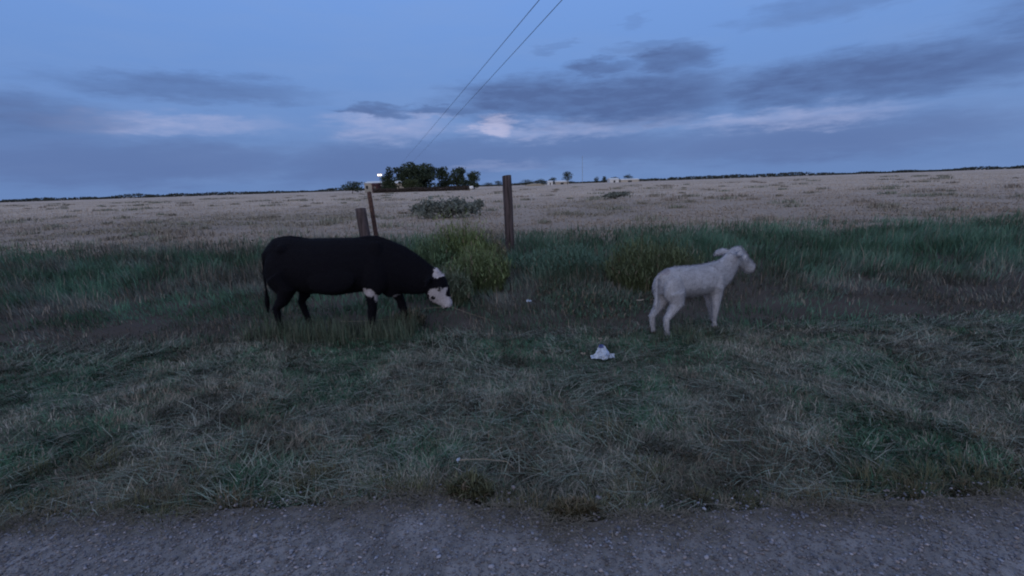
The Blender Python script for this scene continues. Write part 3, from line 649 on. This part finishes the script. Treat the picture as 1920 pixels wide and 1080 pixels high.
F = [ # px, ytop, width, distance, label, shape, n
 (660, 340, 44, 205, 'low round dark bush left of the farm sheds', 'round', 1300, .0),
 (730, 314, 30, 205, 'narrow dark conical tree right beside the yard light', 'cone', 1900, .04),
 (750, 325, 22, 230, 'low dark tree in the gap right of the conical tree', 'round', 900, .1),
 (772, 304, 58, 208, 'left one of the two tallest broad trees in the farm grove', 'round', 3000, .04),
 (799, 305, 54, 214, 'right one of the two tallest broad trees in the farm grove', 'round', 2700, .04),
 (833, 312, 32, 220, 'mid height rounded tree with a slim crown in the right half of the grove', 'round', 1800, .06),
 (858, 313, 34, 215, 'broad topped tree next to the last tree of the grove', 'round', 1800, .06),
 (889, 320, 26, 218, 'last small round tree at the right end of the farm grove', 'round', 1400, .06),
 (872, 331, 22, 226, 'low bush filling the gap before the last grove tree', 'round', 800, .0),
 (768, 336, 36, 190, 'olive green bush in front of the tallest grove trees', 'round', 1300, .0)]
for i, (px, yt, wp, D, lb, shp, n, ft) in enumerate(F):
    ol = 'olive' in lb
    lobes_tree(px, yt, wp, D, lb, i, shp, 'conical_tree' if shp == 'cone' else ('bush' if 'bush' in lb else 'broadleaf_tree'), n=n, cA=(.034, .046, .022) if ol else DK, cB=(.056, .070, .030) if ol else DK2, foot=ft)
F2 = [(915, 342, 20, 420, 'faint low treetop just right of the farm grove'),
 (936, 339, 20, 420, 'low dark tree peeking out left of the tall fence post'),
 (985, 336, 30, 420, 'wide low tree just right of the tall fence post'),
 (1014, 335, 26, 420, 'second low tree to the right of the tall fence post'),
 (1037, 332, 17, 420, 'small round tree beside the far white shed'),
 (1064, 321, 22, 400, 'tallest far tree standing alone beside a long white building'),
 (1119, 331, 11, 470, 'small upright far tree, left of a close pair'),
 (1133, 330, 10, 470, 'small pointed far tree, right of a close pair'),
 (1153, 331, 15, 460, 'little dark tree behind the bright white far building'),
 (1178, 326, 22, 450, 'rounded far tree at the right end of the white buildings')]
for i, (px, yt, wp, D, lb) in enumerate(F2):
    lobes_tree(px, yt, wp, D, lb, 50+i, 'round', 'distant_tree', n=900, cA=(.028, .038, .034), cB=(.045, .058, .046), group='far trees along the horizon', open_=.9, foot=.05)

# low treeline / hedge far off: nobody could count its bushes
r = np.random.default_rng(77); n = 26000
hx = r.uniform(-780, 900, n); hy = 560 + (fbm(hx, hx*0, 90, 78)-.5)*120
hh = (1.2 + 4.5*np.clip(fbm(hx, hx*0+9, 38, 79)-.30, 0, 1)*1.6); C = np.stack([hx, hy+r.normal(0, 3, n), r.uniform(0, 1, n)*hh], -1)
o = obj('distant_treeline', leaves('distant_treeline', C, .85, lerp((.034, .042, .042), (.050, .058, .052), r.uniform(0, 1, n)), r, 1.4), M_leaf)
tag(o, 'thin dark line of far off trees along the whole horizon', 'treeline', kind='stuff')
r = np.random.default_rng(78); n = 7000
x0 = at_depth(700, 353, 186)[0]; x1 = at_depth(880, 353, 186)[0]
hx = r.uniform(x0, x1, n); C = np.stack([hx, 186+r.normal(0, .7, n), r.uniform(0, 1, n)*(1.0+.9*fbm(hx, hx*0, 4, 80))], -1)
o = obj('brush_hedge', leaves('brush_hedge', C, .22, lerp((.050, .034, .036), (.060, .052, .044), r.uniform(0, 1, n)), r, 1.2), M_leaf)
tag(o, 'long low dark brownish hedge in front of the farm grove', 'hedge')

# ------------------------------------------------------------------ buildings
def box(bm, x0, x1, y0, y1, z0, z1):
    v = [bm.verts.new((x, y, z)) for z in (z0, z1) for y in (y0, y1) for x in (x0, x1)]
    for f in ((0, 1, 3, 2), (4, 6, 7, 5), (0, 4, 5, 1), (2, 3, 7, 6), (0, 2, 6, 4), (1, 5, 7, 3)): bm.faces.new([v[i] for i in f])
def gable(bm, w, d, z0, z1, ov=.3, th=.12):
    """ridge along x"""
    for s in (-1, 1):
        a = [(-w/2-ov, s*(d/2+ov), z0), (w/2+ov, s*(d/2+ov), z0), (w/2+ov, 0, z1), (-w/2-ov, 0, z1)]
        lo = [bm.verts.new(p) for p in a]; hi = [bm.verts.new((p[0], p[1], p[2]+th)) for p in a]
        bm.faces.new(lo); bm.faces.new(hi)
        for k in range(4): bm.faces.new((lo[k], lo[(k+1) % 4], hi[(k+1) % 4], hi[k]))
def building(name, px, D, wpx, y_eave, y_ridge, depth, wallm, roofm, label, cat='building', doors=((0., .22, .7),), windows=(), group=None):
    x0 = at_depth(px, 350, D)[0]; k = D*1.02/FPX; w = wpx*k; ze = at_depth(px, y_eave, D)[1]; zr = at_depth(px, y_ridge, D)[1]
    g0 = gz(x0, D); root = empty(name, (x0, D+depth/2, g0), label, cat, group); ze -= g0; zr -= g0
    bm = bmesh.new(); box(bm, -w/2, w/2, -depth/2, depth/2, -.3, ze)
    for s in (-1, 1):
        a = [bm.verts.new((s*(w/2-.02), y_, z_)) for y_, z_ in ((-depth/2, ze), (depth/2, ze), (0, zr-.02))]
        b = [bm.verts.new((s*(w/2-.15), v.co.y, v.co.z)) for v in a]
        bm.faces.new(a); bm.faces.new(b)
        for i in range(3): bm.faces.new((a[i], a[(i+1) % 3], b[(i+1) % 3], b[i]))
    obj('wall', bm, wallm, root)
    bm = bmesh.new(); gable(bm, w, depth, ze, zr); obj('roof', bm, roofm, root)
    for (u, ww, hh_) in doors:
        bm = bmesh.new(); box(bm, w*u-ww*w/2, w*u+ww*w/2, -depth/2-.06, -depth/2+.02, 0, ze*hh_); obj('door', bm, M_dark, root)
    for (u, ww) in windows:
        bm = bmesh.new(); box(bm, w*u-ww*w/2, w*u+ww*w/2, -depth/2-.05, -depth/2+.02, ze*.4, ze*.75); obj('window', bm, M_dark, root)
    return root
building('farm_shed', 699, 215, 30, 343.5, 340, 14, M_cream, M_white, 'low farm shed with a long white roof left of the yard light', windows=((-.35, .12),), doors=((.05, .2, .75),))
building('red_shed', 702.5, 196, 10, 346, 343.5, 5, M_red, M_red, 'small dark red shed in front of the white roofed farm shed', doors=((0, .4, .8),))
building('farm_house', 752, 222, 44, 343.5, 339, 9, M_cream, M_white, 'pale farm house with a white roof half hidden between the grove trees', windows=((-.32, .07), (-.1, .07), (.15, .07)), doors=((-.2, .06, .8),))
fg = 'far white farm buildings on the horizon'
building('far_shed', 1032, 405, 9, 341, 339, 8, M_white, M_white, 'tiny white shed below the small round far tree', group=fg)
building('far_building', 1054, 412, 24, 341, 338.5, 10, M_cream, M_white, 'long pale building left of the tallest far tree', group=fg)
building('far_building', 1152, 440, 16, 336.5, 334, 12, M_white, M_white, 'bright white far building below the little dark tree', group=fg)
building('far_building', 1181, 440, 32, 337, 335, 10, M_cream, M_white, 'long low pale building under the rightmost rounded far tree', group=fg)
# pale hay mound
x0, z0 = at_depth(1003, 344, 330); bm = bmesh.new(); s_ = bmesh.ops.create_icosphere(bm, subdivisions=4, radius=1)
for v in s_['verts']:
    q = 1 + .15*mn.noise(v.co*2.1) + .05*mn.noise(v.co*6); v.co = Vector((v.co.x*6.2*q, v.co.y*3*q, max(v.co.z, -.1)*1.5*q))
o = obj('hay_mound', bm, mat('weathered_hay', (.30, .25, .19), noise=(2, (.2, .17, .13), .4, .65), bump=(5, .7, .1)), smooth=True); o.location = (x0, 330, gz(x0, 330)); tag(o, 'pale hay mound just right of the tall fence post near the horizon', 'hay')

# white car by the trees
def car():
    D = 214; x0 = at_depth(884, 350, D)[0]; root = empty('parked_car', (x0, D, gz(x0, D)), 'small white car parked at the right end of the farm grove', 'car', rz=R(86))
    paint = mat('white_car_paint', (.70, .71, .74), rough=.3, spec=.5, noise=(3, (.62, .63, .66), .4, .7)); tyre = mat('tyre_rubber', (.02, .02, .02), noise=(9, (.03, .03, .03), .4, .6))
    prof = [(-2.15, .35), (-2.2, .8), (-1.95, .98), (-1.45, 1.02), (-.95, 1.42), (.35, 1.45), (1.0, 1.02), (1.95, .88), (2.2, .68), (2.2, .35)]
    bm = bmesh.new(); sd_ = []
    for s in (-1, 1): sd_.append([bm.verts.new((x, s*(.88 if z < 1.1 else .66), z)) for x, z in prof])
    for i in range(len(prof)): j = (i+1) % len(prof); bm.faces.new((sd_[0][i], sd_[0][j], sd_[1][j], sd_[1][i]))
    bm.faces.new(sd_[0]); bm.faces.new(sd_[1]); bmesh.ops.triangulate(bm, faces=[f for f in bm.faces if len(f.verts) > 4])
    obj('body', bm, paint, root)
    for s in (-1, 1):
        bm = bmesh.new(); a = [(-1.25, 1.06), (-.88, 1.36), (.30, 1.38), (.80, 1.06)]
        o_ = [bm.verts.new((x, s*(.895-.19*(z-1.06)/.36+.005), z)) for x, z in a]; i_ = [bm.verts.new((v.co.x, v.co.y-s*.05, v.co.z)) for v in o_]
        bm.faces.new(o_); bm.faces.new(i_)
        for k in range(4): bm.faces.new((o_[k], o_[(k+1) % 4], i_[(k+1) % 4], i_[k]))
        obj('side_window', bm, M_dark, root)
        for xx in (-1.35, 1.35):
            bm = bmesh.new(); bmesh.ops.create_cone(bm, cap_ends=True, segments=20, radius1=.32, radius2=.32, depth=.2, matrix=Matrix.Translation((xx, s*.82, .32)) @ Matrix.Rotation(R(90), 4, 'X'))
            w_ = obj('wheel', bm, tyre, root)
            bm = bmesh.new(); bmesh.ops.create_cone(bm, cap_ends=True, segments=16, radius1=.19, radius2=.17, depth=.03, matrix=Matrix.Translation((xx, s*.93, .32)) @ Matrix.Rotation(R(90), 4, 'X')); obj('rim', bm, M_steel, w_)
        for nm, xx, cc in (('headlight', 2.19, (.7, .7, .65)), ('tail_light', -2.17, (.3, .02, .02))):
            bm = bmesh.new(); box(bm, xx-.03, xx+.03, s*.62-.16, s*.62+.16, .66, .78); obj(nm, bm, mat(nm, cc, rough=.2), root)
car()

# yard light on its pole: the one lit lamp
D = 214; x0, zt = at_depth(712, 329, D); g0 = gz(x0, D)
root = empty('yard_light', (x0, D, g0), 'bright glowing yard light on a thin pole above the farm shed', 'lamp')
bm = bmesh.new(); tube(bm, [(0, 0, -.3), (0, 0, zt-g0-.2)], [.11, .07], 8); obj('pole', bm, M_pole, root)
bm = bmesh.new(); box(bm, -.85, .85, -.05, .05, zt-g0-.26, zt-g0-.16); obj('crossbar', bm, M_steel, root)
ML = mat('lit_lamp', (.9, .8, .65), noise=(3, (.85, .75, .6), .4, .6), emit=(1., .78, .58, 7.0))
for s in (-.45, .45):
    bm = bmesh.new(); box(bm, s-.42, s+.42, -.18, .12, zt-g0-.12, zt-g0+.48); hd_ = obj('lamp_head', bm, M_steel, root)
    bm = bmesh.new(); box(bm, s-.36, s+.36, -.24, -.185, zt-g0-.06, zt-g0+.42); obj('lens', bm, ML, hd_)

# utility pole in the grove, far mast, cables
D = 232; x0, zt = at_depth(746, 322, D); g0 = gz(x0, D)
root = empty('utility_pole', (x0, D, g0), 'wooden utility pole among the grove trees where the two cables end', 'utility pole')
bm = bmesh.new(); tube(bm, [(0, 0, -.5), (0, 0, zt-g0+.6)], [.17, .11], 10); obj('pole', bm, M_pole, root)
bm = bmesh.new(); box(bm, -2.0, 2.0, -.06, .06, zt-g0-.06, zt-g0+.07); obj('crossarm', bm, M_pole, root)
for s in (-1.8, 1.8):
    bm = bmesh.new(); bmesh.ops.create_cone(bm, cap_ends=True, segments=10, radius1=.07, radius2=.045, depth=.2, matrix=Matrix.Translation((s, 0, zt-g0+.17))); obj('insulator', bm, M_dark, root)
for (pa, pb, s, lb) in (((1003, 5), (765, 292), -1.8, 'left overhead power cable crossing the sky down to the grove'), ((1045, 5), (785, 292), 1.8, 'right overhead power cable crossing the sky down to the grove')):
    A = Vector((*ground(*pa, 9.), 9.)); B = Vector((*ground(*pb, 9.), 9.)); E_ = Vector((x0+s, D, zt+.25)); dirv = (B-A)
    A0 = A - dirv*.55
    pts = []
    for i in range(61):
        t = i/60
        p = A0.lerp(B, t) if t < 1 else B
        p = p.copy(); p.z += -.10*math.sin(math.pi*t)
        pts.append(p)
    for i in range(1, 21):
        t = i/20; pts.append(B.lerp(E_, t) + Vector((0, 0, -.15*math.sin(math.pi*t))))
    o0 = pts[0].copy(); bm = bmesh.new(); tube(bm, [p-o0 for p in pts], .014, 6); o = obj('power_cable', bm, M_wire); o.location = o0
    tag(o, lb, 'cable', 'overhead cables')
D = 520; x0 = at_depth(1092, 340, D)[0]; zt = at_depth(1092, 292, D)[1]
root = empty('radio_mast', (x0, D, gz(x0, D)), 'very thin far radio mast standing on the horizon', 'mast')
bm = bmesh.new()
for k in range(3):
    a = k*2.094; tube(bm, [(math.cos(a)*.35, math.sin(a)*.35, -.3), (math.cos(a)*.25, math.sin(a)*.25, zt)], [.07, .05], 5)
obj('legs', bm, M_steel, root); bm = bmesh.new(); nb = 22
for i in range(nb):
    for k in range(3):
        a = k*2.094; b = (k+1)*2.094; z = zt*i/nb; tube(bm, [(math.cos(a)*.3, math.sin(a)*.3, z), (math.cos(b)*.3, math.sin(b)*.3, z+zt/nb)], .035, 4)
obj('lattice', bm, M_steel, root)
